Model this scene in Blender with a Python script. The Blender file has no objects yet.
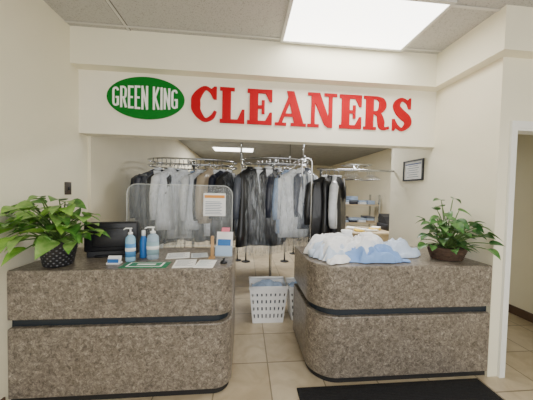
import bpy, bmesh, math, random
from mathutils import Vector, Matrix, noise
random.seed(7)
sin,cos,pi=math.sin,math.cos,math.pi

# ------------------------------------------------------------------ materials
def srgb(c):
    return tuple(((x/255)/12.92 if x/255<=0.04045 else ((x/255+0.055)/1.055)**2.4) for x in c)+(1,)
def mat(name,c,rough=0.6,metal=0.0,var=0.0,vscale=8,bump=0.0,bscale=60,coat=0.0,emit=0.0,spec=0.5,c2=None,trans=0):
    m=bpy.data.materials.new(name); m.use_nodes=True
    nt=m.node_tree; b=nt.nodes['Principled BSDF']
    col=srgb(c)
    b.inputs['Base Color'].default_value=col
    b.inputs['Roughness'].default_value=rough
    b.inputs['Metallic'].default_value=metal
    b.inputs['Coat Weight'].default_value=coat
    b.inputs['Specular IOR Level'].default_value=spec
    tc=nt.nodes.new('ShaderNodeTexCoord')
    if var>0 or c2:
        n=nt.nodes.new('ShaderNodeTexNoise'); n.inputs['Scale'].default_value=vscale; n.inputs['Detail'].default_value=6
        nt.links.new(tc.outputs['Object'],n.inputs['Vector'])
        r=nt.nodes.new('ShaderNodeValToRGB')
        r.color_ramp.elements[0].position=0.35; r.color_ramp.elements[1].position=0.65
        a=tuple(max(0,x*(1-var)) for x in col[:3])+(1,)
        e=srgb(c2) if c2 else tuple(min(1,x*(1+var*0.5)) for x in col[:3])+(1,)
        r.color_ramp.elements[0].color=a if not c2 else col; r.color_ramp.elements[1].color=e
        nt.links.new(n.outputs['Fac'],r.inputs['Fac']); nt.links.new(r.outputs['Color'],b.inputs['Base Color'])
    if bump>0:
        n2=nt.nodes.new('ShaderNodeTexNoise'); n2.inputs['Scale'].default_value=bscale; n2.inputs['Detail'].default_value=4
        nt.links.new(tc.outputs['Object'],n2.inputs['Vector'])
        bp=nt.nodes.new('ShaderNodeBump'); bp.inputs['Strength'].default_value=bump; bp.inputs['Distance'].default_value=0.01
        nt.links.new(n2.outputs['Fac'],bp.inputs['Height']); nt.links.new(bp.outputs['Normal'],b.inputs['Normal'])
    if emit>0:
        b.inputs['Emission Color'].default_value=col; b.inputs['Emission Strength'].default_value=emit
    return m

M_wall=mat('wall_paint',(240,234,210),0.75,var=0.03,vscale=1.5,bump=0.12,bscale=90)
M_wallb=mat('wall_paint_back',(238,230,204),0.8,var=0.04,vscale=1.5)
M_panel=mat('sign_panel_paint',(244,238,219),0.6,var=0.02,vscale=2)
M_trim=mat('trim_white',(238,238,232),0.45)
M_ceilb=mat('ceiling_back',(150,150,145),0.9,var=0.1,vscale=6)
M_dark=mat('dark_base',(28,28,30),0.6)
M_base=mat('brown_baseboard',(92,72,58),0.6)
M_black=mat('black_plastic',(26,27,31),0.4,var=0.1,vscale=20)
M_chrome=mat('chrome',(200,202,205),0.22,metal=1.0,var=0.05)
M_white=mat('white_paper',(244,244,242),0.7)
M_plastic=mat('white_plastic',(244,245,245),0.35,var=0.02)
M_red=mat('sign_red',(178,0,20),0.6,spec=.2)
M_green=mat('sign_green',(0,112,30),0.6,spec=.2)
M_signw=mat('sign_white',(250,250,246),0.5)
M_soil=mat('soil',(52,38,28),0.95,var=0.3,vscale=40)

def ceiling_tile():
    m=mat('ceiling_tile',(190,188,182),0.95,bump=0.3,bscale=120)
    nt=m.node_tree; b=nt.nodes['Principled BSDF']
    tc=nt.nodes.new('ShaderNodeTexCoord'); n=nt.nodes.new('ShaderNodeTexNoise')
    n.inputs['Scale'].default_value=110; n.inputs['Detail'].default_value=3
    nt.links.new(tc.outputs['Object'],n.inputs['Vector'])
    r=nt.nodes.new('ShaderNodeValToRGB'); r.color_ramp.elements[0].position=0.33; r.color_ramp.elements[1].position=0.45
    r.color_ramp.elements[0].color=srgb((154,152,147)); r.color_ramp.elements[1].color=srgb((192,190,185))
    nt.links.new(n.outputs['Fac'],r.inputs['Fac']); nt.links.new(r.outputs['Color'],b.inputs['Base Color'])
    return m
M_ceil=ceiling_tile()

def granite():
    m=bpy.data.materials.new('granite_laminate'); m.use_nodes=True
    nt=m.node_tree; b=nt.nodes['Principled BSDF']; b.inputs['Roughness'].default_value=0.33
    tc=nt.nodes.new('ShaderNodeTexCoord')
    n1=nt.nodes.new('ShaderNodeTexNoise'); n1.inputs['Scale'].default_value=38; n1.inputs['Detail'].default_value=12; n1.inputs['Roughness'].default_value=0.8; n1.inputs['Distortion'].default_value=0.9
    n2=nt.nodes.new('ShaderNodeTexNoise'); n2.inputs['Scale'].default_value=9; n2.inputs['Detail'].default_value=8; n2.inputs['Distortion'].default_value=1.8
    n3=nt.nodes.new('ShaderNodeTexNoise'); n3.inputs['Scale'].default_value=18; n3.inputs['Detail'].default_value=8; n3.inputs['Distortion'].default_value=2.2
    for n in (n1,n2,n3): nt.links.new(tc.outputs['Object'],n.inputs['Vector'])
    r=nt.nodes.new('ShaderNodeValToRGB'); cr=r.color_ramp
    cr.elements[0].position=0.36; cr.elements[0].color=srgb((66,59,53))
    cr.elements[1].position=0.68; cr.elements[1].color=srgb((208,199,184))
    e=cr.elements.new(0.46); e.color=srgb((117,108,97))
    e=cr.elements.new(0.56); e.color=srgb((152,142,128))
    nt.links.new(n1.outputs['Fac'],r.inputs['Fac'])
    r2=nt.nodes.new('ShaderNodeValToRGB'); r2.color_ramp.elements[0].position=0.35; r2.color_ramp.elements[1].position=0.65
    r2.color_ramp.elements[0].color=(0.68,0.67,0.65,1); r2.color_ramp.elements[1].color=(1,1,1,1)
    nt.links.new(n2.outputs['Fac'],r2.inputs['Fac'])
    mx=nt.nodes.new('ShaderNodeMix'); mx.data_type='RGBA'; mx.blend_type='MULTIPLY'; mx.inputs['Factor'].default_value=0.75
    nt.links.new(r.outputs['Color'],mx.inputs['A']); nt.links.new(r2.outputs['Color'],mx.inputs['B'])
    r3=nt.nodes.new('ShaderNodeValToRGB'); c3=r3.color_ramp
    c3.elements[0].position=0.47; c3.elements[0].color=(0,0,0,1)
    c3.elements[1].position=0.53; c3.elements[1].color=(0,0,0,1)
    e=c3.elements.new(0.5); e.color=(1,1,1,1)
    nt.links.new(n3.outputs['Fac'],r3.inputs['Fac'])
    mt=nt.nodes.new('ShaderNodeMath'); mt.operation='MULTIPLY'; mt.inputs[1].default_value=0.38
    nt.links.new(r3.outputs['Color'],mt.inputs[0])
    mx2=nt.nodes.new('ShaderNodeMix'); mx2.data_type='RGBA'; mx2.blend_type='MIX'
    nt.links.new(mt.outputs[0],mx2.inputs['Factor'])
    nt.links.new(mx.outputs['Result'],mx2.inputs['A']); mx2.inputs['B'].default_value=srgb((58,50,44))
    nt.links.new(mx2.outputs['Result'],b.inputs['Base Color'])
    return m
M_gran=granite()
M_band=mat('counter_band',(26,36,46),0.4)

def floor_mat():
    m=bpy.data.materials.new('floor_tile'); m.use_nodes=True
    nt=m.node_tree; b=nt.nodes['Principled BSDF']; b.inputs['Roughness'].default_value=0.3
    tc=nt.nodes.new('ShaderNodeTexCoord')
    br=nt.nodes.new('ShaderNodeTexBrick'); br.offset=0.0
    br.inputs['Scale'].default_value=1.0; br.inputs['Brick Width'].default_value=0.46; br.inputs['Row Height'].default_value=0.46
    br.inputs['Mortar Size'].default_value=0.006; br.inputs['Mortar Smooth'].default_value=0.2
    br.inputs['Mortar'].default_value=srgb((140,128,108)); br.inputs['Color1'].default_value=srgb((208,194,168)); br.inputs['Color2'].default_value=srgb((196,180,152))
    mp=nt.nodes.new('ShaderNodeMapping'); mp.inputs['Location'].default_value=(0.22,0.1,0)
    nt.links.new(tc.outputs['Object'],mp.inputs['Vector']); nt.links.new(mp.outputs['Vector'],br.inputs['Vector'])
    n=nt.nodes.new('ShaderNodeTexNoise'); n.inputs['Scale'].default_value=5; n.inputs['Detail'].default_value=8; n.inputs['Distortion'].default_value=1.2
    nt.links.new(tc.outputs['Object'],n.inputs['Vector'])
    r=nt.nodes.new('ShaderNodeValToRGB'); r.color_ramp.elements[0].position=0.35; r.color_ramp.elements[1].position=0.65
    r.color_ramp.elements[0].color=(0.78,0.75,0.7,1); r.color_ramp.elements[1].color=(1,1,1,1)
    nt.links.new(n.outputs['Fac'],r.inputs['Fac'])
    mx=nt.nodes.new('ShaderNodeMix'); mx.data_type='RGBA'; mx.blend_type='MULTIPLY'; mx.inputs['Factor'].default_value=0.8
    nt.links.new(br.outputs['Color'],mx.inputs['A']); nt.links.new(r.outputs['Color'],mx.inputs['B'])
    nt.links.new(mx.outputs['Result'],b.inputs['Base Color'])
    return m
M_floor=floor_mat()

def clear_mat(name,tint=(255,255,255),fac=0.1,rough=0.05):
    m=bpy.data.materials.new(name); m.use_nodes=True; nt=m.node_tree
    for n in list(nt.nodes): nt.nodes.remove(n)
    o=nt.nodes.new('ShaderNodeOutputMaterial'); mx=nt.nodes.new('ShaderNodeMixShader'); mx.inputs[0].default_value=fac
    t=nt.nodes.new('ShaderNodeBsdfTransparent'); p=nt.nodes.new('ShaderNodeBsdfPrincipled')
    p.inputs['Base Color'].default_value=srgb(tint); p.inputs['Roughness'].default_value=rough
    nt.links.new(t.outputs[0],mx.inputs[1]); nt.links.new(p.outputs[0],mx.inputs[2]); nt.links.new(mx.outputs[0],o.inputs[0])
    return m
M_plexi=clear_mat('plexiglass',(235,240,240),0.08,0.05)
M_plexe=clear_mat('plexiglass_edge',(240,244,242),0.5,0.2)
M_bottle=clear_mat('clear_bottle',(190,215,235),0.55,0.1)

# ------------------------------------------------------------------ builder
class B:
    def __init__(s): s.v=[]; s.f=[]; s.m=[]; s.sm=[]; s.mats=[]; s.T=Matrix.Identity(4)
    def mi(s,m):
        if m not in s.mats: s.mats.append(m)
        return s.mats.index(m)
    def add(s,vs,fs,m,smooth=False):
        o=len(s.v); s.v+= [tuple(s.T@Vector(v)) for v in vs]
        i=s.mi(m)
        for f in fs: s.f.append(tuple(o+k for k in f)); s.m.append(i); s.sm.append(smooth)
    def box(s,x0,x1,y0,y1,z0,z1,m):
        vs=[(x,y,z) for x in(x0,x1) for y in(y0,y1) for z in(z0,z1)]
        s.add(vs,[(0,1,3,2),(4,6,7,5),(0,4,5,1),(2,3,7,6),(0,2,6,4),(1,5,7,3)],m)
    def rbox(s,x0,x1,y0,y1,z0,z1,m,bev=0.01,seg=2):
        bm=bmesh.new(); bmesh.ops.create_cube(bm,size=1)
        for v in bm.verts: v.co=Vector(((x0+x1)/2+v.co.x*(x1-x0),(y0+y1)/2+v.co.y*(y1-y0),(z0+z1)/2+v.co.z*(z1-z0)))
        bmesh.ops.bevel(bm,geom=bm.edges[:],offset=bev,segments=seg,affect='EDGES',profile=0.5)
        s.add([v.co[:] for v in bm.verts],[[v.index for v in f.verts] for f in bm.faces],m,True); bm.free()
    def prism(s,poly,z0,z1,m,bev=0.0,axis='z'):
        n=len(poly)
        def mk(a,b,h): return (a,b,h) if axis=='z' else ((a,h,b) if axis=='y' else (h,a,b))
        if bev>0:
            def ins(d):
                out=[]
                for i in range(n):
                    p0=Vector(poly[i-1]);p=Vector(poly[i]);p1=Vector(poly[(i+1)%n])
                    e=(p1-p0).normalized(); nn=Vector((-e.y,e.x))
                    out.append(tuple(p+nn*d))
                return out
            rings=[(ins(bev),z0),(ins(bev*.3),z0+bev*.3),(poly,z0+bev),(poly,z1-bev),(ins(bev*.3),z1-bev*.3),(ins(bev),z1)]
        else: rings=[(poly,z0),(poly,z1)]
        vs=[];fs=[]
        for r,z in rings: vs+=[mk(a,b,z) for a,b in r]
        k=len(rings)
        for j in range(k-1):
            for i in range(n): fs.append((j*n+i,j*n+(i+1)%n,(j+1)*n+(i+1)%n,(j+1)*n+i))
        fs.append(tuple(range(n))[::-1]); fs.append(tuple((k-1)*n+i for i in range(n)))
        s.add(vs,fs,m,False)
    def lathe(s,prof,c,m,n=24,sx=1,sy=1,smooth=True,a0=0):
        vs=[];fs=[]
        for r,z in prof:
            for i in range(n):
                a=2*pi*i/n+a0; vs.append((c[0]+r*sx*cos(a),c[1]+r*sy*sin(a),c[2]+z))
        for j in range(len(prof)-1):
            for i in range(n): fs.append((j*n+i,j*n+(i+1)%n,(j+1)*n+(i+1)%n,(j+1)*n+i))
        if prof[0][0]>1e-4: fs.append(tuple(range(n))[::-1])
        if prof[-1][0]>1e-4: fs.append(tuple((len(prof)-1)*n+i for i in range(n)))
        s.add(vs,fs,m,smooth)
    def tube(s,pts,r,m,n=8,closed=False,smooth=True):
        pts=[Vector(p) for p in pts]; k=len(pts); rr=r if isinstance(r,(list,tuple)) else [r]*k
        vs=[];fs=[]; up=Vector((0,0,1)); prev=None
        for i,p in enumerate(pts):
            if closed: t=(pts[(i+1)%k]-pts[i-1])
            else: t=pts[min(i+1,k-1)]-pts[max(i-1,0)]
            t.normalize()
            if prev is None:
                a=t.cross(up)
                if a.length<0.1: a=t.cross(Vector((1,0,0)))
            else: a=prev-t*prev.dot(t)
            a.normalize(); prev=a; b=t.cross(a)
            for j in range(n):
                q=2*pi*j/n; vs.append(tuple(p+(a*cos(q)+b*sin(q))*rr[i]))
        for i in range(k if closed else k-1):
            i2=(i+1)%k
            for j in range(n): fs.append((i*n+j,i*n+(j+1)%n,i2*n+(j+1)%n,i2*n+j))
        if not closed: fs.append(tuple(range(n))[::-1]); fs.append(tuple((k-1)*n+j for j in range(n)))
        s.add(vs,fs,m,smooth)
    def done(s,name,parent=None):
        me=bpy.data.meshes.new(name); me.from_pydata(s.v,[],s.f)
        for m in s.mats: me.materials.append(m)
        for i,p in enumerate(me.polygons): p.material_index=s.m[i]; p.use_smooth=s.sm[i]
        bm=bmesh.new(); bm.from_mesh(me); bmesh.ops.recalc_face_normals(bm,faces=bm.faces[:]); bm.to_mesh(me); bm.free()
        me.update()
        o=bpy.data.objects.new(name,me); bpy.context.scene.collection.objects.link(o)
        if parent: o.parent=parent
        return o
def bx(name,x0,x1,y0,y1,z0,z1,m,bev=0):
    b=B()
    if bev: b.rbox(x0,x1,y0,y1,z0,z1,m,bev)
    else: b.box(x0,x1,y0,y1,z0,z1,m)
    return b.done(name)

# ------------------------------------------------------------------ room
XL=-1.69; XR=2.18; ZC=3.15; ZB=2.85; YB=10.5; XBR=3.85; YF=-2.0; HB=2.165
bx('floor',-1.85,4.05,YF-.12,YB+.12,-0.1,0,M_floor)
bx('wall_left',XL-.12,XL,YF,2.76,0,ZC,M_wall)
bx('wall_left_rear',XL-.12,XL+.03,2.76,YB,0,ZB,M_wallb)
bx('wall_back',XL-.12,XBR+.12,YB,YB+.12,0,ZB,M_wallb)
bx('wall_right_rear',XBR,XBR+.12,3.45,YB,0,ZB,M_wallb)
bx('ceiling',XL-.12,4.02,YF-.12,2.77,ZC,ZC+.1,M_ceil)
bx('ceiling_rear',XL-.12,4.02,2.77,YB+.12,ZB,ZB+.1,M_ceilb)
bx('wall_sign_header',XL,XR,2.62,2.77,HB,ZC,M_panel)
bx('trim_soffit_front',XL,XR,2.50,2.62,2.80,ZC,M_wall)
bx('trim_soffit_side',2.07,XR,1.80,2.50,2.80,ZC,M_wall)
bx('trim_soffit_entry',XR,3.9,1.80,1.90,2.80,ZC,M_wall)
bx('wall_right',XR,XR+.11,1.90,3.43,0,ZC,M_wall)
bx('wall_right_door_side',XR+.11,2.32,1.90,2.0,0,ZC,M_wall)
bx('wall_right_door_head',2.32,3.22,1.90,2.0,2.22,ZC,M_wall)
bx('wall_right_door_far',3.22,3.9,1.90,2.0,0,ZC,M_wall)
bx('wall_right_front',3.9,4.02,YF,2.0,0,ZC,M_wall)
bx('wall_side_room',3.72,3.84,2.0,3.35,0,ZC,M_wall)
bx('wall_side_room_back',XR+.11,3.97,3.35,3.45,0,ZC,M_wall)
bx('baseboard_side_room',3.70,3.72,2.0,3.35,0,.11,M_base)
bx('baseboard_side_room_back',XR+.11,3.70,3.33,3.35,0,.11,M_base)
b=B()
b.box(2.275,2.325,1.878,1.8999,0,2.2,M_trim); b.box(3.21,3.26,1.878,1.8999,0,2.2,M_trim); b.box(2.275,3.26,1.878,1.8999,2.2005,2.26,M_trim)
b.box(2.3255,2.335,1.885,1.999,0,2.18,M_trim); b.box(3.2,3.2095,1.885,1.999,0,2.18,M_trim); b.box(2.3255,3.2095,1.885,1.999,2.1805,2.2,M_trim)
b.done('door_frame')
bx('baseboard_left',XL,XL+.012,YF,1.83,0,.1,M_base)
b=B()
M_alu=mat('aluminium_frame',(150,150,150),0.4,metal=.8)
b.box(XL,3.9,YF-.06,YF,0,.25,M_alu); b.box(XL,3.9,YF-.06,YF,2.85,ZC,M_alu)
for x in (XL+.03,-.55,.45,1.45,2.6,3.87): b.box(x-.03,x+.03,YF-.06,YF,.25,2.85,M_alu)
b.box(XL,3.9,YF-.05,YF-.01,2.2,2.26,M_alu)
b.done('window_1')
bx('ground_outside',-8,10,-10,YF-.13,-.12,-.02,mat('pavement',(150,146,138),0.9,var=.1))
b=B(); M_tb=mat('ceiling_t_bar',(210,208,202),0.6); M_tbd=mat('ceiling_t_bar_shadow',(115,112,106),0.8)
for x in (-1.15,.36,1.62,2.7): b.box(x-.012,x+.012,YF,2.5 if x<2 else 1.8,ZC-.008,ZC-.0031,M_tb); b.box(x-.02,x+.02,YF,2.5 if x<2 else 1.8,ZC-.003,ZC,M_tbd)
for y in (-1.2,-.6,0.03,.64,1.25,1.855,2.44): b.box(XL,2.07 if y>1.8 else 3.9,y-.012,y+.012,ZC-.007,ZC-.0032,M_tb)
b.done('trim_ceiling_grid')
M_em=mat('light_diffuser',(255,252,244),0.5,emit=6.0)
def troffer(name,x0,x1,y0,y1,z,em):
    b=B(); t=.03
    b.box(x0,x1,y0,y0+t,z-.02,z,M_tb); b.box(x0,x1,y1-t,y1,z-.02,z,M_tb); b.box(x0,x0+t,y0+t,y1-t,z-.02,z,M_tb); b.box(x1-t,x1,y0+t,y1-t,z-.02,z,M_tb)
    b.box(x0+t,x1-t,y0+t,y1-t,z-.012,z-.001,em); b.done(name)
troffer('ceiling_light_panel',.33,1.64,1.80,2.48,ZC,M_em)
troffer('ceiling_light_panel',.36,1.62,-.9,-.29,ZC,M_em)
troffer('ceiling_light_panel',-.95,.25,6.8,7.5,ZB,M_em)
troffer('ceiling_light_panel',1.4,2.6,4.0,4.6,ZB,M_em)  # added glowing panel, unseen behind the header, goes with the rear fill lamp

# ------------------------------------------------------------------ sign
def bez(p,n=8):
    out=[]; k=len(p)
    for i in range(k-1):
        p0=p[max(i-1,0)];p1=p[i];p2=p[i+1];p3=p[min(i+2,k-1)]
        for j in range(n):
            t=j/n
            out.append(tuple(.5*((2*b_)+(-a+c)*t+(2*a-5*b_+4*c-d)*t*t+(-a+3*b_-3*c+d)*t**3) for a,b_,c,d in zip(p0,p1,p2,p3)))
    out.append(tuple(p[-1])); return out
S=B(); H=.375; Y1=2.6199; YS=[2.604]
def ny(): YS[0]+=.00013; return YS[0] if YS[0]<2.615 else 2.606
def SP(poly): S.prism(poly,ny(),Y1,M_red,axis='y')
def SB(x0,x1,z0,z1): SP([(x0,z0),(x1,z0),(x1,z1),(x0,z1)])
def stroke(pts):
    q=bez(pts,8); n=len(q); L=[];R=[]
    for i,p in enumerate(q):
        a=q[max(i-1,0)];c=q[min(i+1,n-1)]
        t=Vector((c[0]-a[0],c[1]-a[1])).normalized(); nn=Vector((-t.y,t.x))*p[2]/2
        L.append((p[0]+nn.x,p[1]+nn.y)); R.append((p[0]-nn.x,p[1]-nn.y))
    y=ny(); vs=[];fs=[]
    for i in range(n): vs+=[(L[i][0],y,L[i][1]),(R[i][0],y,R[i][1]),(L[i][0],Y1,L[i][1]),(R[i][0],Y1,R[i][1])]
    for i in range(n-1):
        a=4*i;c=a+4
        fs+=[(a,c,c+1,a+1),(a,a+2,c+2,c),(a+1,c+1,c+3,a+3),(a+2,a+3,c+3,c+2)]
    fs+=[(0,1,3,2),(4*n-4,4*n-2,4*n-1,4*n-3)]
    S.add(vs,fs,M_red)
Z0=2.33
def letter(ch,x,w):
    S.T=Matrix.Translation((x,0,Z0)); st=.092
    if ch=='L':
        SB(.025,.025+st,0,H); SB(0,.155,H-.036,H); SB(0,w,0,.042); SP([(w-.08,.03),(w,.03),(w,.15),(w-.028,.15)])
    if ch=='E':
        SB(.025,.025+st,0,H); SB(0,w,H-.042,H); SB(0,w,0,.042)
        SP([(w-.08,.03),(w,.03),(w,.135),(w-.026,.135)]); SP([(w-.08,H-.03),(w-.026,H-.13),(w,H-.13),(w,H-.03)])
        SB(.11,.18,.17,.206); SB(.155,.188,.115,.262)
    if ch=='A':
        SP([(.03,.02),(.075,.02),(w/2+.01,H-.07),(w/2-.005,H)]); SP([(w/2-.045,H),(w/2+.035,H),(w-.025,.02),(w-.13,.02)])
        SB(.085,w-.085,.1,.135); SB(0,.125,0,.034); SB(w-.17,w,0,.034)
    if ch=='N':
        SB(.04,.082,.02,H); SB(w-.095,w-.05,0,H); SP([(.03,H),(.135,H),(w-.05,0),(w-.095,0),(w-.14,.03)])
        SB(0,.13,H-.034,H) ; SB(0,.13,0,.034); SB(w-.145,w,H-.034,H)
    if ch=='R':
        SB(.025,.025+st,0,H); SB(0,.15,0,.034); SB(0,.15,H-.034,H)
        stroke([(.1,H-.018,.036),(.16,H-.02,.038),(.21,H-.05,.075),(.222,H-.1,.09),(.2,H-.15,.07),(.16,H-.178,.038),(.1,H-.18,.036)])
        stroke([(.13,.19,.03),(.185,.165,.06),(.205,.1,.084),(.215,.045,.075),(.25,.02,.038),(w,.035,.032)])
    if ch=='C':
        stroke([(w-.03,H-.12,.03),(w-.06,H-.055,.04),(w*.55,H-.022,.042),(.09,H-.062,.07),(.048,H-.13,.092),(.046,H/2,.096),(.048,.13,.092),(.09,.062,.07),(w*.55,.022,.042),(w-.05,.055,.045),(w-.015,.12,.03)])
        SP([(w-.035,H-.135),(w-.003,H-.135),(w-.003,H),(w-.03,H),(w-.08,H-.05)])
    if ch=='S':
        stroke([(w-.035,H-.115,.03),(w-.06,H-.055,.04),(w*.5,H-.02,.04),(.075,H-.05,.07),(.056,H-.1,.085),(.09,H-.155,.098),(w*.55,H/2-.01,.104),(w-.065,.14,.098),(w-.052,.09,.085),(w-.085,.042,.056),(w*.48,.02,.04),(.065,.055,.04),(.025,.125,.03)])
        SP([(w-.05,H-.125),(w-.02,H-.125),(w-.02,H),(w-.04,H),(w-.08,H-.05)]); SP([(.01,0),(.034,0),(.07,.05),(.04,.135),(.01,.135)])
for ch,x,w in [('C',-.575,.265),('L',-.28,.262),('E',.01,.268),('A',.31,.345),('N',.67,.33),('E',1.03,.255),('R',1.31,.305),('S',1.64,.25)]:
    letter(ch,x,w)
S.T=Matrix.Identity(4)
S.prism([(-1.03+.385*cos(a*2*pi/64),2.545+.215*sin(a*2*pi/64)) for a in range(64)],2.605,2.6199,M_green,axis='y')
sign=S.done('wall_sign_lettering')
W=B()
yw=[2.6035]
def wbar(p,q,t):
    p=Vector(p);q=Vector(q);d=(q-p).normalized();n=Vector((-d.y,d.x))*t/2
    yw[0]-=.00002
    W.prism([tuple(p+n),tuple(q+n),tuple(q-n),tuple(p-n)],yw[0],2.605,M_signw,axis='y')
def warc(pts,t):
    q=bez([(a,c,t) for a,c in pts],6)
    for i in range(len(q)-1): wbar(q[i][:2],q[i+1][:2],t)
def wl(ch,x,w,z0,z1):
    t=.020; h=z1-z0; a=x+t/2; c=x+w-t/2; lo=z0+t/2; hi=z1-t/2
    if ch=='G': warc([(c,hi-.025),(c-.008,hi-.004),((a+c)/2,hi),(a+.006,hi-.008),(a,hi-.03),(a,(lo+hi)/2),(a,lo+.03),(a+.006,lo+.008),((a+c)/2,lo),(c-.008,lo+.004),(c,lo+.03)],t); wbar((c,lo+.0),(c,z0+h*.48),t); wbar((c+t/2,z0+h*.46),((a+c)/2,z0+h*.46),t)
    if ch=='R': wbar((a,z0),(a,z1),t); warc([(a,hi),(c-.015,hi),(c-.001,hi-.02),(c,hi-h*.2),(c-.004,z0+h*.52),(c-.018,z0+h*.47),(a,z0+h*.47)],t); wbar(((a+c)/2,z0+h*.47),(c+.002,z0),t*1.05)
    if ch=='E': wbar((a,z0),(a,z1),t); wbar((x,hi),(x+w,hi),t); wbar((x,lo),(x+w,lo),t); wbar((x,(lo+hi)/2),(x+w*.88,(lo+hi)/2),t)
    if ch=='N': wbar((a,z0),(a,z1),t); wbar((c,z0),(c,z1),t); wbar((a-.002,z1-.008),(c+.002,z0+.008),t)
    if ch=='K': wbar((a,z0),(a,z1),t); wbar((a,z0+h*.42),(c+.002,z1-.004),t); wbar((a+.012,z0+h*.55),(c+.004,z0+.004),t)
    if ch=='I': wbar((a,z0),(a,z1),t)
x=-1.358
for ch in 'GREEN KING':
    w={'I':.02,' ':.024,'E':.054,'K':.064,'N':.065}.get(ch,.064)
    xm=x+w/2; k=1-((xm+1.03)/.385)**2; hh=.08+.04*max(k,0)
    if ch!=' ': wl(ch,x,w,2.547-hh,2.547+hh)
    x+=w+.012
W.done('lettering_green_king',sign)

# ------------------------------------------------------------------ counters
def rr(x0,x1,y0,y1,rad,side,n=12):
    p=[]
    if side=='L':
        for i in range(n+1):
            a=pi+ (pi/2)*i/n; p.append((x0+rad+rad*cos(a),y0+rad+rad*sin(a)))
        p+= [(x1,y0),(x1,y1),(x0,y1)]
    else:
        p+= [(x0,y1),(x0,y0)]
        for i in range(n+1):
            a=-pi/2+(pi/2)*i/n; p.append((x1-rad+rad*cos(a),y0+rad+rad*sin(a)))
        p+= [(x1,y1)]
    return p
def counter(x0,x1,y0,y1,side,r):
    b=B()
    def ft(i): 
        return rr(x0 if side=='R' else x0+i, x1-i if side=='R' else x1, y0+i,y1,r-i*.5,side)
    b.prism(ft(.02),0,.05,M_dark)
    b.prism(ft(0),.05,.575,M_gran,bev=.01)
    b.prism(ft(.035),.573,.637,M_band)
    b.prism(ft(0),.635,1.0,M_gran,bev=.01)
    return b.done('reception_counter')
counter(XL+.004,-.085,1.86,2.60,'R',.13)
counter(.575,XR-.004,1.90,2.66,'L',.24)
CT=1.0
M_mat=mat('rubber_mat',(30,30,33),0.9,var=.2,vscale=60,bump=.5,bscale=200)
b=B(); b.rbox(.45,2.06,1.0,1.88,0,.012,M_mat,.005); 
for i in range(57): b.box(.48,2.03,1.02+i*.0145,1.026+i*.0145,.012,.015,M_mat)
b.done('floor_mat')

# ------------------------------------------------------------------ wall items
b=B(); b.rbox(XL+.001,XL+.01,2.42,2.50,1.54,1.66,mat('dark_switch_plate',(70,62,52),0.5),.003); b.rbox(XL+.01,XL+.018,2.45,2.47,1.585,1.615,M_black,.002)
b.done('light_switch')
b=B(); y0,y1,z0,z1=2.76,3.13,1.79,2.06; x=XR-.001; t=.02
b.box(x-.02,x,y0,y1,z0,z0+t,M_black); b.box(x-.02,x,y0,y1,z1-t,z1,M_black); b.box(x-.0199,x,y0,y0+t,z0+t,z1-t,M_black); b.box(x-.0199,x,y1-t,y1,z0+t,z1-t,M_black)
b.box(x-.01,x,y0+t,y1-t,z0+t,z1-t,M_white)
M_ink=mat('print_ink',(120,130,150),.8)
for i in range(6): b.box(x-.011,x-.0099,y0+.08+.02*(i%2),y1-.08-.02*(i%2),z0+.05+.028*i,z0+.056+.028*i,M_ink)
b.box(x-.011,x-.0099,y0+.04,y1-.04,z1-.06,z1-.045,mat('print_blue',(70,90,140),.8))
b.done('framed_certificate')

# ------------------------------------------------------------------ garments
def cloth_mat(n,c,coat=.4): return mat(n,c,0.55,var=.12,vscale=14,coat=coat,bump=.3,bscale=25)
G={'white':cloth_mat('cloth_white',(228,232,238)),'lblue':cloth_mat('cloth_light_blue',(158,180,212)),'black':cloth_mat('cloth_black',(16,17,22)),
   'navy':cloth_mat('cloth_navy',(22,28,50)),'grey':cloth_mat('cloth_grey',(84,90,104)),'char':cloth_mat('cloth_charcoal',(34,37,45)),
   'beige':cloth_mat('cloth_beige',(170,154,130)),'blue':cloth_mat('cloth_blue',(60,86,140)),'brown':cloth_mat('cloth_brown',(84,62,50)),'olive':cloth_mat('cloth_olive',(92,94,70))}
def film_mat():
    m=clear_mat('garment_film',(222,230,238),0.2,0.08); nt=m.node_tree
    mx=[n for n in nt.nodes if n.type=='MIX_SHADER'][0]
    tc=nt.nodes.new('ShaderNodeTexCoord'); mp=nt.nodes.new('ShaderNodeMapping'); mp.inputs['Scale'].default_value=(14,14,2.5)
    n=nt.nodes.new('ShaderNodeTexNoise'); n.inputs['Scale'].default_value=2.0; n.inputs['Detail'].default_value=3; n.inputs['Distortion'].default_value=1
    nt.links.new(tc.outputs['Object'],mp.inputs['Vector']); nt.links.new(mp.outputs['Vector'],n.inputs['Vector'])
    r=nt.nodes.new('ShaderNodeMapRange'); r.inputs['From Min'].default_value=.47; r.inputs['From Max'].default_value=.74; r.inputs['To Min'].default_value=.03; r.inputs['To Max'].default_value=.4
    nt.links.new(n.outputs['Fac'],r.inputs['Value']); nt.links.new(r.outputs['Result'],mx.inputs[0])
    return m
M_film=film_mat()
def loft(b,levels,m,n=22,ph=0,amp=.2,k=5):
    vs=[];fs=[]
    for j,(z,w,t,cx) in enumerate(levels):
        for i in range(n):
            a=2*pi*i/n; q=1+amp*sin(k*a+ph+z*3)*min(1,j/3)
            vs.append((cx+w*cos(a)*(1+.04*sin(3*a+ph+z*6)),t*sin(a)*q,z))
    L=len(levels)
    for j in range(L-1):
        for i in range(n): fs.append((j*n+i,j*n+(i+1)%n,(j+1)*n+(i+1)%n,(j+1)*n+i))
    fs.append(tuple(range(n))); fs.append(tuple((L-1)*n+i for i in range(n)))
    b.add(vs,fs,m,True)
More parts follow.
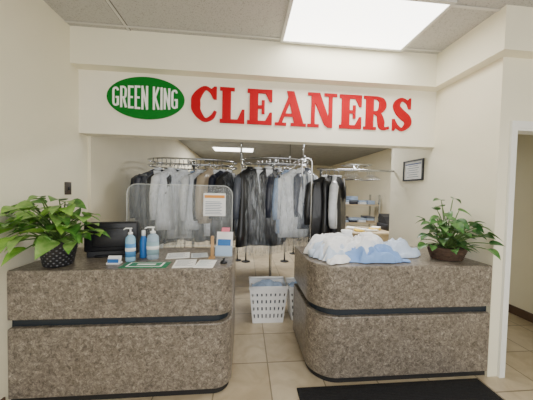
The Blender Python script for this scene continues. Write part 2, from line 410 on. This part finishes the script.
def garment(b,x,y,zr,yaw,c,L=.95,kind='shirt',film=False,sc=1.08):
    b.T=Matrix.Translation((x,y,zr))@Matrix.Rotation(yaw,4,'Z')@Matrix.Scale(sc,4)
    ph=random.random()*6
    hk=[(.022*cos(a),0,-.02+.022*sin(a)) for a in [(-.15+1.15*i/8)*pi for i in range(9)]]
    b.tube([(-.0,0,-.10),(0,0,-.055),(.01,0,-.045)]+hk,.0035,M_chrome,6)
    b.tube([(0,0,-.10),(.2,0,-.17),(.19,0,-.18),(-.19,0,-.18),(-.2,0,-.17),(0,0,-.10)],.005,M_chrome,6)
    m=G[c]
    if kind=='pants':
        loft(b,[(-.175,.17,.02,0),(-.2,.172,.03,0),(-.4,.165,.035,0),(-.6,.16,.035,0),(-.7,.155,.03,0)],m,ph=ph)
    else:
        lv=[(-.085,.05,.03,0),(-.11,.09,.04,0),(-.15,.18,.05,0),(-.18,.215,.06,0),(-.26,.205,.072,0),(-.4,.2,.08,0)]
        nn=5
        for i in range(1,nn+1):
            z=-.4-(L-.4)*i/nn; lv.append((z,.2+.035*i/nn+(.05*i/nn if kind=='dress' else 0),.08+.012*i/nn,0))
        loft(b,lv,m,ph=ph,amp=.24)
        b.lathe([(.052,-.105),(.056,-.075),(.046,-.07),(.044,-.1)],(0,0,0),G['white'] if kind=='suit' else m,14,1,.75)
        if kind!='dress':
            for s_ in (-1,1):
                pts=[(s_*.19,0,-.175),(s_*.225,0,-.22),(s_*.245,.01,-.4),(s_*.25,.015,-.6),(s_*.245,.01,-.72)]
                b.tube(pts,[.035,.055,.052,.045,.04],m,10)
        if kind=='shirt':
            b.box(-.014,.014,-.1,-.06,-L+.05,-.16,m)
            for i in range(5): b.box(-.005,.005,-.103,-.099,-.2-i*.12,-.19-i*.12,G['white'])
        if kind=='suit':
            b.add([(-.045,-.072,-.11),(.045,-.072,-.11),(0,-.1,-.42)],[(0,1,2)],G['white'])
            b.add([(-.05,-.07,-.105),(-.11,-.09,-.22),(0,-.107,-.45),(-.02,-.102,-.3)],[(0,1,2,3)],m)
            b.add([(.05,-.07,-.105),(.11,-.09,-.22),(0,-.107,-.45),(.02,-.102,-.3)],[(0,1,2,3)],m)
    if film:
        Lf=L+.04+random.random()*.14
        loft(b,[(-.09,.03,.03,0),(-.13,.13,.06,0),(-.19,.26,.105,0),(-.4,.30,.12,0),(-.7,.30,.12,0),(-Lf,.315,.125,0)],M_film,ph=ph+1,amp=.2,k=7)
    if random.random()<.5: b.box(.0,.04,-.115,-.114,-.30,-.22,random.choice([M_white,G['beige'],M_white]))
    b.T=Matrix.Identity(4)

def rail(b,x0,x1,y,z,r=.016,posts=()):
    b.tube([(x0,y,z),(x1,y,z)],r,M_chrome,10)
    for px in posts:
        b.tube([(px,y,0.02),(px,y,z)],.02,M_chrome,10); b.lathe([(.1,0),(.1,.012),(.025,.02)],(px,y,0),M_black,20)
def racetrack(b,x0,x1,y0,y1,z,r,m):
    R=(y1-y0)/2; yc=(y0+y1)/2; p=[]
    for i in range(13): a=-pi/2+pi*i/12; p.append((x1-R+R*cos(a),yc+R*sin(a),z))
    for i in range(13): a=pi/2+pi*i/12; p.append((x0+R+R*cos(a),yc+R*sin(a),z))
    b.tube(p,r,m,8,closed=True)
ZR=1.96
def conveyor(x0,x1,y0,y1,z,items,posts,extra=None):
    b=B()
    racetrack(b,x0,x1,y0,y1,z,.012,M_chrome); racetrack(b,x0,x1,y0,y1,z+.08,.012,M_chrome)
    R=(y1-y0)/2; yc=(y0+y1)/2
    k=int((x1-x0)/.06)
    for i in range(k):
        x=x0+R*.5+i*.06
        if x>x1-R*.5: break
        for y in (y0,y1):
            b.tube([(x,y,z+.08),(x,y,z),(x,y-.02,z-.03),(x,y-.035,z-.01)],.005,M_chrome,6)
    for px in posts:
        b.tube([(px,yc,.0),(px,yc,z+.1)],.022,M_chrome,10); b.lathe([(.12,0),(.12,.012),(.03,.03)],(px,yc,0),M_black,20)
        b.box(px-.015,px+.015,y0,y1,z+.03,z+.06,M_chrome)
    for it in items: garment(b,*it[:2],z-.012+(it[2]),*it[3:])
    if extra: extra(b)
    return b.done('garment_conveyor')
random.seed(3)
YA,YBk=3.55,4.35
items=[]
row=[(-1.32,.1,.45,'char','suit',.98,1),(-1.22,-.04,.2,'navy','suit',1.02,1),(-1.10,.02,.9,'char','suit',.95,0),(-1.02,-.1,1.0,'white','shirt',.85,1),(-.96,.03,1.2,'black','suit',1.0,0),(-.86,-.08,.3,'white','shirt',.95,1),(-.76,.1,.6,'lblue','shirt',.9,1),(-.70,.05,1.2,'black','pants',.85,0),(-.64,-.05,.9,'white','shirt',.84,1),
     (-.57,.04,1.3,'char','suit',1.0,0),(-.5,-.06,1.25,'beige','shirt',.78,0),(-.43,0,.5,'white','shirt',.94,1),(-.34,.05,1.1,'navy','suit',1.06,0),(-.24,-.04,1.2,'black','suit',1.02,1)]
for x,dy,yw,c,k,L,f in row: items.append((x,YA+dy,random.uniform(-.0,.04),yw,c,L,k,bool(f)))
for i in range(13): items.append((-1.25+i*.085,YBk,0,1.2+random.uniform(-.6,.3),random.choice(['black','navy','grey','white','char','char','brown']),random.uniform(.85,1.15),'suit',False))
conveyor(-1.5,-.14,YA,YBk,ZR+.02,items,(-.82,))
items=[]
row=[(.0,.05,1.2,'grey','suit',.95,0),(.07,-.03,1.0,'black','dress',1.08,0),(.18,-.08,.25,'black','suit',1.04,1),(.32,-.1,.1,'black','suit',1.08,1),(.42,.1,.5,'char','suit',1.08,0),(.48,.03,1.0,'navy','suit',1.04,0),(.54,-.04,1.1,'char','pants',.9,0),(.6,.03,.9,'lblue','shirt',.9,1),(.69,-.06,.45,'white','shirt',.95,1),(.80,-.03,.3,'white','shirt',.98,1),(.91,.03,.75,'grey','shirt',.88,1)]
for x,dy,yw,c,k,L,f in row: items.append((x,YA-.1+dy,random.uniform(-.0,.04),yw,c,L,k,bool(f)))
for i in range(11): items.append((.05+i*.09,YBk,0,1.2+random.uniform(-.6,.3),random.choice(['black','navy','grey','white','char']),random.uniform(.85,1.15),'suit',False))
def right_part(b):
    y=3.36
    rail(b,1.02,XR-.005,y,1.95); 
    b.tube([(1.08,y,0.02),(1.08,y,1.95)],.018,M_chrome); b.lathe([(.12,0),(.12,.012),(.03,.03)],(1.08,y,0),M_black,20)
    garment(b,1.14,y,1.94,.3,'black',.95,'suit',False); garment(b,1.2,y,1.94,1.0,'black',1.1,'dress',False); garment(b,1.28,y,1.94,1.2,'white',.75,'shirt',False); garment(b,1.34,y,1.94,1.0,'black',.95,'suit',False)
    for i in range(10):
        x=1.44+i*.035+(.12 if i>5 else 0)
        b.tube([(x,y,1.95),(x,y,1.88),(x-.01,y-.18,1.81),(x-.01,y+.18,1.81),(x,y,1.88)],.004,M_chrome,6)
    b.tube([(1.42,y+.1,2.02),(1.78,y+.1,2.02),(1.78,y-.1,2.02),(1.42,y-.1,2.02)],.008,M_chrome,6,closed=True)
    b.tube([(1.6,y+.1,2.02),(1.6,y,1.95),(1.6,y-.1,2.02)],.008,M_chrome,6)
conveyor(-.05,1.02,YA-.1,YBk,ZR+.06,items,(.44,),right_part)
b=B()
for x in (-.09,1.12):
    b.tube([(x,4.5,2.2),(x,9.5,2.2)],.014,M_chrome,8); b.tube([(x,4.5,2.3),(x,9.5,2.3)],.014,M_chrome,8)
    for y in (4.6,6,7.8,9.4): b.tube([(x,y,2.15),(x,y,ZB-.002)],.012,M_chrome,8)
b.done('overhead_conveyor_rail')
for (x0,x1,y) in [(-1.4,-.1,5.6),(.0,1.0,5.5),(1.25,2.2,6.2),(-.9,1.9,8.0)]:
    b=B(); rail(b,x0,x1,y,1.98,posts=(x0+.05,x1-.05))
    n=int((x1-x0-.2)/.1)
    for i in range(n): garment(b,x0+.15+i*.1,y+random.uniform(-.05,.05),1.99,1.2+random.uniform(-.9,.3),random.choice(['black','navy','char','white','grey','lblue','brown','beige','olive']),random.uniform(.7,1.15),random.choice(['suit','shirt','dress']),False)
    b.done('garment_rack')

b=B(); xa,yy=.735,2.61
p=[(xa,yy,CT),(xa,yy,1.9)]+[(xa-.055+.055*cos(a),yy,1.93+.055*sin(a)) for a in [pi*i/10 for i in range(11)]]+[(xa-.11,yy,1.84),(xa-.11,yy,1.80),(xa-.10,yy,1.78)]
b.tube(p,.009,M_chrome,10); b.lathe([(.045,0),(.045,.01),(.015,.02)],(xa,yy,CT),M_chrome,20)
b.done('garment_hook_stand')

# ------------------------------------------------------------------ laundry baskets
def basket(x,y,w,d,h,name='laundry_basket'):
    b=B(); M=M_plastic
    def wall(p0,p1,q0,q1,n):
        p0,p1,q0,q1=map(Vector,(p0,p1,q0,q1))
        def P(u,v): return (p0.lerp(p1,u)).lerp(q0.lerp(q1,u),v)
        nrm=(p1-p0).cross(q0-p0).normalized()
        def slab(u0,u1,v0,v1,th):
            a=[P(u0,v0),P(u1,v0),P(u1,v1),P(u0,v1)]
            vs=[tuple(k+nrm*th) for k in a]+[tuple(k-nrm*th) for k in a]
            b.add(vs,[(0,1,2,3),(7,6,5,4),(0,4,5,1),(1,5,6,2),(2,6,7,3),(3,7,4,0)],M)
        for i in range(n+1):
            u=i/n; slab(max(0,u-.27/n-.008),min(1,u+.27/n+.008),0.02,.95,.004)
        for v0,v1 in ((0,.14),(.26,.36),(.46,.56),(.66,.76),(.84,1)): slab(0,1,v0,v1,.0045)
    w0,d0=w*.40,d*.40; w1,d1=w*.5,d*.5
    c0=[(x-w0,y-d0,.003),(x+w0,y-d0,.003),(x+w0,y+d0,.003),(x-w0,y+d0,.003)]
    c1=[(x-w1,y-d1,h),(x+w1,y-d1,h),(x+w1,y+d1,h),(x-w1,y+d1,h)]
    for i in range(4): wall(c0[i],c0[(i+1)%4],c1[i],c1[(i+1)%4],8)
    b.add(c0,[(0,1,2,3)],M)
    b.tube([c1[0],c1[1],c1[2],c1[3]],.018,M,8,closed=True)
    n=14; vs=[];fs=[]
    for i in range(n+1):
        for j in range(n+1):
            u=i/n*2-1;v=j/n*2-1
            zz=h*.86+.07*(1-u*u)*(1-v*v)+.05*noise.noise(Vector((u*2.5,v*2.5,x)))
            vs.append((x+u*w*.43,y+v*d*.43,zz))
    for i in range(n):
        for j in range(n): k=i*(n+1)+j; fs.append((k,k+1,k+n+2,k+n+1))
    b.add(vs,fs,G['lblue'],True)
    b.box(x-w*.36,x+w*.36,y-d*.36,y+d*.36,.02,h*.8,G['grey'])
    return b.done(name)
basket(.31,3.02,.46,.35,.45)
basket(.775,3.06,.40,.34,.42)

# ------------------------------------------------------------------ desk in back
b=B(); M_desk=mat('desk_wood',(190,172,142),.5,var=.15,vscale=6)
b.rbox(1.6,2.9,3.85,4.6,.91,.95,M_desk,.006)
for x in (1.66,2.84):
    for y in (3.9,4.55): b.box(x-.025,x+.025,y-.025,y+.025,0,.91,M_dark)
b.box(1.69,2.81,3.88,3.90,.5,.9099,M_desk)
b.done('work_desk')
random.seed(5)
M_yel=mat('yellow_folder',(226,190,60),.6)
b=B()
for i in range(9):
    b.T=Matrix.Translation((1.78+.08*i,4.08+.07*(i%3),.951))@Matrix.Rotation(i*.5,4,'Z'); b.box(-.1,.1,-.07,.07,.0015*i,.0015*i+.02+.012*(i%3),[M_white,G['beige'],M_white,M_yel][i%4])
b.T=Matrix.Identity(4); b.done('paper_stack')
b=B(); b.rbox(2.56,2.86,4.1,4.45,.951,1.07,M_black,.02); b.prism([(4.1,1.071),(4.4,1.071),(4.4,1.24),(4.24,1.19)],2.58,2.84,M_black,axis='x'); b.done('cash_register')
b=B(); x0,x1,y0,y1=2.6,3.7,6.3,6.8
for x in (x0,x1):
    for y in (y0,y1): b.box(x-.02,x+.02,y-.02,y+.02,0,1.6,M_chrome)
for z in (.3,.8,1.3):
    b.box(x0-.019,x1+.019,y0-.019,y1+.019,z,z+.025,M_desk)
    x=x0+.15
    while x<x1-.12:
        for k in range(random.randint(2,4)): b.rbox(x-.11,x+.11,y0+.05,y1-.05,z+.027+k*.055,z+.08+k*.055,G[random.choice(['white','lblue','beige','grey','navy','white'])],.012)
        x+=.25
b.done('laundry_shelf')

# ------------------------------------------------------------------ left counter items
b=B()
b.T=Matrix.Translation((-1.19,2.34,CT))@Matrix.Rotation(.2,4,'Z')
b.prism([(-.11,.002),(.13,.002),(.13,.06),(.09,.24),(.0,.30),(-.05,.29),(-.11,.06)],-.19,.19,M_black,axis='x')
b.rbox(-.21,.21,-.125,-.085,.05,.31,M_black,.015)
b.rbox(-.14,.14,-.14,-.12,.09,.26,M_black,.008)
b.rbox(-.13,.13,-.13,.13,0,.02,M_black,.008)
for i in range(6): b.box(-.1,.1,-.143,-.139,.18+.012*i,.183+.012*i,M_dark)
b.T=Matrix.Identity(4); b.done('point_of_sale_terminal')
M_blue=mat('label_blue',(40,110,180),.5); M_cyan=mat('gel_cyan',(150,196,222),.3); M_lg=mat('label_green',(150,180,190),.5); M_lab=mat('label_pale_blue',(90,150,205),.5)
def pump(x,y,h,r,body,label,cap,name):
    b=B()
    b.lathe([(r*.9,0),(r,.008),(r,h*.62),(r*.9,h*.70),(r*.4,h*.77),(r*.38,h*.80)],(x,y,CT),body,20,1,.75)
    b.lathe([(r*1.02,h*.14),(r*1.02,h*.52)],(x,y,CT),label,20,1,.75)
    b.lathe([(r*1.03,h*.30),(r*1.03,h*.40)],(x,y,CT),M_white,20,1,.75)
    b.lathe([(r*.45,h*.78),(r*.45,h*.84),(r*.2,h*.85),(r*.16,h*.93),(r*.3,h*.935),(r*.3,h*.97)],(x,y,CT),cap,14)
    b.tube([(x,y,CT+h*.955),(x-r*.9,y-.01,CT+h*.955),(x-r*1.25,y-.012,CT+h*.92)],r*.13,cap,8)
    b.done(name)
pump(-.945,2.09,.29,.040,M_cyan,M_lab,M_plastic,'hand_sanitizer_bottle')
pump(-.79,2.16,.29,.050,M_bottle,M_lg,M_plastic,'hand_sanitizer_bottle')
b=B(); b.lathe([(.028,0),(.030,.01),(.030,.15),(.018,.19),(.015,.195)],(-.885,2.2,CT),M_blue,16); b.lathe([(.016,.195),(.016,.24),(.012,.245)],(-.885,2.2,CT),M_plastic,14); b.done('spray_bottle')
b=B(); b.T=Matrix.Translation((-1.04,2.02,CT)); b.box(-.05,.05,-.02,.03,0,.012,M_plastic); b.prism([(-.005,.012),(.005,.012),(.025,.06),(.015,.06)],-.05,.05,M_white,axis='x'); b.box(-.04,.04,-.018,-.012,.012,.04,M_blue); b.T=Matrix.Identity(4); b.done('business_card_holder')
M_gm=mat('green_flyer',(20,110,75),.5,c2=(60,140,100),vscale=30)
b=B(); b.rbox(-.95,-.6,1.90,2.05,CT,CT+.005,M_gm,.002)
b.box(-.91,-.64,1.92,2.03,CT+.005,CT+.006,M_white); b.box(-.895,-.655,1.93,2.02,CT+.006,CT+.007,M_gm); b.box(-.84,-.70,1.96,1.99,CT+.007,CT+.008,M_white)
b.done('counter_flyer_mat')
def sheet(x,y,w,d,rot,m,ink,name,z=.002):
    b=B(); b.T=Matrix.Translation((x,y,CT+z))@Matrix.Rotation(rot,4,'Z')
    b.box(-w/2,w/2,-d/2,d/2,-.001,.001,m)
    for i in range(7): b.box(-w/2+.015,w/2-.02-.02*(i%3),d/2-.03-i*d*.11,d/2-.024-i*d*.11,.001,.0014,ink)
    b.T=Matrix.Identity(4); b.done(name)
sheet(-.48,2.01,.17,.22,.1,M_white,M_ink,'price_list_sheet')
sheet(-.31,2.0,.15,.22,-.05,M_white,M_lg,'price_list_sheet')
sheet(-.60,2.26,.2,.2,.2,M_white,M_ink,'price_list_sheet')
sheet(-.41,2.27,.15,.16,.2,mat('paper_grey',(200,206,208),.7),M_ink,'price_list_sheet')
b=B(); b.T=Matrix.Translation((-.18,2.26,CT))@Matrix.Rotation(-.1,4,'Z')
b.box(-.075,.075,-.05,.05,0,.01,M_plexe); b.prism([(-.03,.01),(-.024,.01),(.026,.22),(.02,.22)],-.075,.075,M_white,axis='x')
b.prism([(-.026,.10),(-.022,.10),(-.008,.155),(-.012,.155)],-.06,.06,M_blue,axis='x')
b.prism([(-.05,.01),(-.045,.01),(-.03,.10),(-.035,.10)],-.077,.077,mat('brochure_blue',(170,196,224),.5),axis='x')
b.prism([(-.005,.225),(.001,.225),(.03,.26),(.024,.26)],-.03,.045,mat('brochure_pink',(220,120,140),.5),axis='x')
b.T=Matrix.Identity(4); b.done('brochure_holder')
b=B(); M_wood=mat('light_wood',(186,146,98),.5,var=.15,vscale=15); b.rbox(-.295,-.268,2.16,2.19,CT+.01,CT+.2,M_wood,.006); b.rbox(-.31,-.268+.012,2.135,2.21,CT,CT+.012,M_wood,.004); b.done('wooden_pen_stand')
b=B(); b.lathe([(.028,0),(.03,.008),(.024,.02),(.008,.026),(.008,.035),(.012,.04),(.0,.045)],(-.165,2.02,CT),M_black,20); b.done('service_bell')
def rrect(x0,x1,z0,z1,r,n=8):
    p=[]
    for cx,cz,a0 in ((x1-r,z0+r,-pi/2),(x1-r,z1-r,0),(x0+r,z1-r,pi/2),(x0+r,z0+r,pi)):
        for i in range(n+1): a=a0+pi/2*i/n; p.append((cx+r*cos(a),cz+r*sin(a)))
    return p
b=B(); pp=rrect(-1.20,-.13,CT+.02,1.66,.10)
b.prism(pp,2.57,2.576,M_plexi,axis='y')
b.tube([(a,2.573,c) for a,c in pp],.004,M_plexe,6,closed=True)
for x in (-.85,-.25): b.box(x-.012,x+.012,2.548,2.598,CT,CT+.04,M_plexe)
b.done('sneeze_guard')
b=B(); b.box(-.43,-.20,2.565,2.5695,1.34,1.58,M_white)
b.box(-.42,-.21,2.5635,2.565,1.53,1.56,mat('notice_amber',(226,150,60),.6))
for i in range(8): b.box(-.41,-.24-.015*(i%2),2.5635,2.565,1.36+.018*i,1.366+.018*i,M_ink)
b.done('posted_notice')

# ------------------------------------------------------------------ crumpled shirts
def crumple(cx,cy,rx,ry,Hh,rot,seed,m,zb=CT,rings=44,n=160,fold=.03):
    b=B(); vs=[];fs=[]
    ca,sa=cos(rot),sin(rot)
    for j in range(rings+1):
        r=j/rings
        for i in range(n):
            a=2*pi*i/n
            R=1+.35*noise.noise(Vector((cos(a)*1.8,sin(a)*1.8,seed)))+.12*noise.noise(Vector((cos(a)*5,sin(a)*5,seed+9)))
            x=rx*r*R*cos(a); y=ry*r*R*sin(a)
            p=Vector((x*4+seed,y*7,seed*2.3))
            f=max(0,1-r**2.6)
            z=Hh*f**.55*(.8+.6*noise.noise(Vector((x*4+seed,y*4,1.1))))
            wv=noise.noise(p)
            rid=1-abs(noise.noise(p+Vector((wv*1.6,wv,0))))*3.4
            rid2=1-abs(noise.noise(p*2.4+Vector((wv*2,0,0))))*3.4
            z+= (fold*rid+fold*.6*rid2)*min(1,(1-r)*5+.15)+.004
            z=max(z,.003+.002*r)
            X=cx+x*ca-y*sa; Y=cy+x*sa+y*ca
            vs.append((X,Y,zb+z))
    for j in range(rings):
        for i in range(n): fs.append((j*n+i,j*n+(i+1)%n,(j+1)*n+(i+1)%n,(j+1)*n+i))
    b.add(vs,fs,m,True)
    return b
C_w=mat('cotton_white',(244,245,247),.85,bump=.15,bscale=40); C_b=mat('cotton_pale_blue',(134,170,224),.85,bump=.15,bscale=40); C_s=mat('cotton_sky',(206,220,240),.85,bump=.15,bscale=40)
def addcuff(b,x,y,z,rot,m):
    b.T=Matrix.Translation((x,y,z))@Matrix.Rotation(rot,4,'Z'); b.rbox(-.05,.05,-.035,.035,0,.018,m,.008); b.T=Matrix.Identity(4)
b=crumple(1.03,2.31,.40,.23,.19,.05,2.1,C_w,fold=.05)
b.lathe([(.05,0),(.06,.04),(.05,.045),(.04,.01)],(1.02,2.3,1.20),C_w,16,1,.7)
b.done('crumpled_shirt')
b=crumple(.85,2.25,.24,.2,.11,.4,5.2,C_s,fold=.045)
b.tube([(.82,2.32,1.06),(.74,2.27,1.045),(.67,2.22,1.038),(.62,2.19,1.036)],[.05,.045,.038,.034],C_s,12)
b.done('crumpled_shirt')
b=crumple(1.16,2.10,.32,.14,.09,-.05,7.7,C_b,fold=.038); addcuff(b,1.44,2.03,CT+.003,-.3,C_b); b.done('crumpled_shirt')
b=crumple(1.50,2.26,.24,.14,.11,.15,11.4,C_s,fold=.036); addcuff(b,1.66,2.24,CT+.003,.3,C_w); b.done('crumpled_shirt')
b=crumple(.84,2.07,.17,.09,.05,.5,13.4,C_w,fold=.03); b.done('crumpled_shirt')

# ------------------------------------------------------------------ plants
def leafmat(n,c,c2): return mat(n,c,.38,c2=c2,vscale=18,spec=.5)
LG=[leafmat('leaf_lime',(96,150,44),(140,184,74)),leafmat('leaf_green',(50,104,38),(96,150,58)),leafmat('leaf_pale',(150,184,100),(92,150,52))]
LD=[leafmat('leaf_deep',(30,74,34),(52,104,48)),leafmat('leaf_mid',(44,92,42),(84,132,62)),leafmat('leaf_new',(100,142,72),(60,110,50))]
M_stem=mat('plant_stem',(90,120,60),.6)
def leaf(b,base,d,L,W,m,droop=.35,roll=0,lim=None):
    d=Vector(d).normalized(); side=d.cross(Vector((0,0,1)))
    if side.length<.05: side=Vector((1,0,0))
    side.normalize(); side.rotate(Matrix.Rotation(roll,3,d)); up=side.cross(d)
    prof=[(-.08,.0),(-.1,.28),(0.05,.46),(.2,.5),(.4,.45),(.6,.34),(.8,.18),(.92,.07),(1,.0)]
    vs=[];fs=[]
    for t,w in prof:
        dz=-droop*L*max(0,t)**2
        c=Vector(base)+d*(t*L)+Vector((0,0,dz))
        for s_ in (-1,-.5,0,.5,1):
            q=c+side*(s_*w*W)+up*(abs(s_)*w*W*.28)
            if lim:
                for k in range(3): q[k]=min(max(q[k],lim[k][0]),lim[k][1])
            vs.append(tuple(q))
    for j in range(len(prof)-1):
        for i in range(4): fs.append((j*5+i,j*5+i+1,(j+1)*5+i+1,(j+1)*5+i))
    b.add(vs,fs,m,True)
def plant(name,pot,cx,cy,z0,leaves,mats,lim,seed,droop=.4):
    random.seed(seed); b=B(); pot(b)
    for (ex,ey,ez,L) in leaves:
        base=Vector((cx+random.uniform(-.03,.03),cy+random.uniform(-.03,.03),z0)); e=Vector((cx+ex,cy+ey,z0+ez))
        mid=base.lerp(e,.5)+Vector((0,0,.05+.1*abs(ez))); pts=[]
        for i in range(7):
            t=i/6; pts.append(base*(1-t)**2+mid*2*t*(1-t)+e*t*t)
        b.tube(pts,[.0045]*6+[.003],M_stem,5)
        d=Vector((ex,ey,0)); 
        if d.length<.03: d=Vector((random.uniform(-1,1),random.uniform(-1,0),0))
        d.normalize(); d=d+Vector((random.uniform(-.5,.5),random.uniform(-.5,.3),random.uniform(-.25,.45)))
        tip=e+d.normalized()*L
        for k,(lo,hi) in enumerate(lim):
            if tip[k]<lo: d[k]+= (lo-tip[k])/L*1.1
            if tip[k]>hi: d[k]-= (tip[k]-hi)/L*1.1
        leaf(b,e,d,L,L*random.uniform(.72,.9),random.choice(mats),droop*random.uniform(.5,1.3),random.uniform(-.5,.5),lim)
    return b.done(name)
M_pot=mat('woven_black_pot',(34,34,38),.5); M_potd=mat('pot_pattern',(92,94,98),.5)
PX,PY=-1.44,2.0
def pot1(b):
    c=(PX,PY,CT)
    b.lathe([(.085,0),(.095,.01),(.125,.19),(.13,.2),(.12,.2),(.115,.17)],c,M_pot,28)
    b.lathe([(.112,.17),(.0,.18)],c,M_soil,28)
    for k in range(9):
        for i in range(18):
            a=2*pi*(i+.5*(k%2))/18; z=.02+k*.019; r=.0955+(z-.01)/.18*.03+.001
            p=Vector((c[0]+r*cos(a),c[1]+r*sin(a),c[2]+z)); t=Vector((-sin(a),cos(a),0))*.009
            o=Vector((cos(a),sin(a),0))*.0015; u=Vector((0,0,.006))
            b.add([tuple(p-t+o),tuple(p-u+o),tuple(p+t+o),tuple(p+u+o)],[(0,1,2,3)],M_potd)
random.seed(11); lv=[]
for i in range(72):
    a=random.uniform(0,2*pi); r=random.uniform(.05,.28); ez=random.uniform(.03,.37)*(1-.25*r/.26)+.02
    ex=r*cos(a); ey=r*sin(a)*.55-.07
    if ex<-.14: ex=-.14-random.uniform(0,.03)
    lv.append((ex,ey,ez,random.uniform(.10,.15)))
for i in range(12): lv.append((-.15+.22*random.random(),-.24-.14*random.random(),random.uniform(.02,.30),.13))
for ex,ey,ez in ((.26,-.07,.16),(.28,-.05,.08),(.24,-.1,.22),(.3,-.08,.12),(.2,-.14,.04)): lv.append((ex,ey,ez,.13))
plant('potted_pothos',pot1,PX,PY,CT+.17,lv,LG,[(XL+.012,9),(1.3,2.13),(CT+.03,9)],4)
M_wick=mat('wicker_basket',(78,58,44),.8,var=.3,vscale=30,bump=.5,bscale=80)
def pot2(b):
    c=(1.94,2.12,CT)
    b.lathe([(.1,0),(.115,.01),(.15,.09),(.155,.12),(.145,.12),(.14,.09)],c,M_wick,28,1.15,.85)
    b.lathe([(.138,.1),(.0,.11)],c,M_soil,28,1.15,.85)
    for k in range(7):
        z=.012+k*.016; r=.115+(z)/.11*.036+.002
        b.tube([(c[0]+r*1.15*cos(2*pi*i/30),c[1]+r*.85*sin(2*pi*i/30),c[2]+z+.003*(-1)**i) for i in range(30)],.006,M_wick,6,closed=True)
    b.tube([(c[0]-.17+.34*i/12,c[1]-.02,c[2]+.12+.02*sin(pi*i/12)) for i in range(13)],.006,M_wick,6)
random.seed(21); lv=[]
for i in range(78):
    a=random.uniform(0,2*pi); r=random.uniform(.04,.23); ez=random.uniform(.03,.28)
    ex=r*cos(a)-.01; ey=r*sin(a)*.8-.03
    if ex>.15: ex=.15
    lv.append((ex,ey,ez,random.uniform(.07,.11)))
for ex,ey,ez in ((-.08,0,.46),(-.05,.02,.40),(-.12,0,.37),(0.04,0,.48),(-.03,-.02,.34),(.08,-.03,.37),(-.2,-.02,.24),(-.24,-.04,.14),(-.26,-.04,.05),(.14,-.14,.22),(.16,-.2,.15),(.17,-.26,.1),(.15,-.26,.05),(-.1,.0,.3),(.05,.0,.28),(.12,-.2,.24),(.17,-.24,.18)): lv.append((ex,ey,ez,.10))
plant('potted_houseplant',pot2,1.94,2.12,CT+.1,lv,LD,[(1.6,XR-.012),(1.6,2.6),(CT+.02,9)],8)

# ------------------------------------------------------------------ lights
w=bpy.data.worlds.new('World'); bpy.context.scene.world=w; w.use_nodes=True
bg=w.node_tree.nodes['Background']; bg.inputs[0].default_value=(0.90,0.95,1.0,1); bg.inputs[1].default_value=1.2
def area(name,loc,rot,sx,sy,e,col=(1,1,1)):
    l=bpy.data.lights.new(name,'AREA'); l.shape='RECTANGLE'; l.size=sx; l.size_y=sy; l.energy=e; l.color=col
    o=bpy.data.objects.new(name,l); o.location=loc; o.rotation_euler=rot; bpy.context.scene.collection.objects.link(o)
area('storefront_daylight',(1.0,YF-.3,1.7),(pi/2,0,0),5.2,2.4,130,(1.0,0.99,0.98))
area('panel_glow_front',(.99,2.16,ZC-.04),(0,0,0),1.1,.5,16,(1,.98,.94))
area('panel_glow_rear',(-.3,7.1,ZB-.04),(0,0,0),1.1,.6,90,(.98,.98,1))
area('added_fill_rear_side',(2.0,4.3,ZB-.04),(0,0,0),1.1,.5,75,(.99,.98,.98))  # added fill lamp that brightens the back room

# ------------------------------------------------------------------ camera
cam=bpy.data.cameras.new('camera'); co=bpy.data.objects.new('camera',cam); bpy.context.scene.collection.objects.link(co)
cam.sensor_width=36; cam.lens=240/533*36; cam.clip_start=.05
R=Matrix.Rotation(math.radians(-5.2),4,'Z')@Matrix.Rotation(math.radians(90-1.8),4,'X')@Matrix.Rotation(math.radians(1.2),4,'Z')
co.matrix_world=Matrix.Translation((0,0,1.6))@R
bpy.context.scene.camera=co
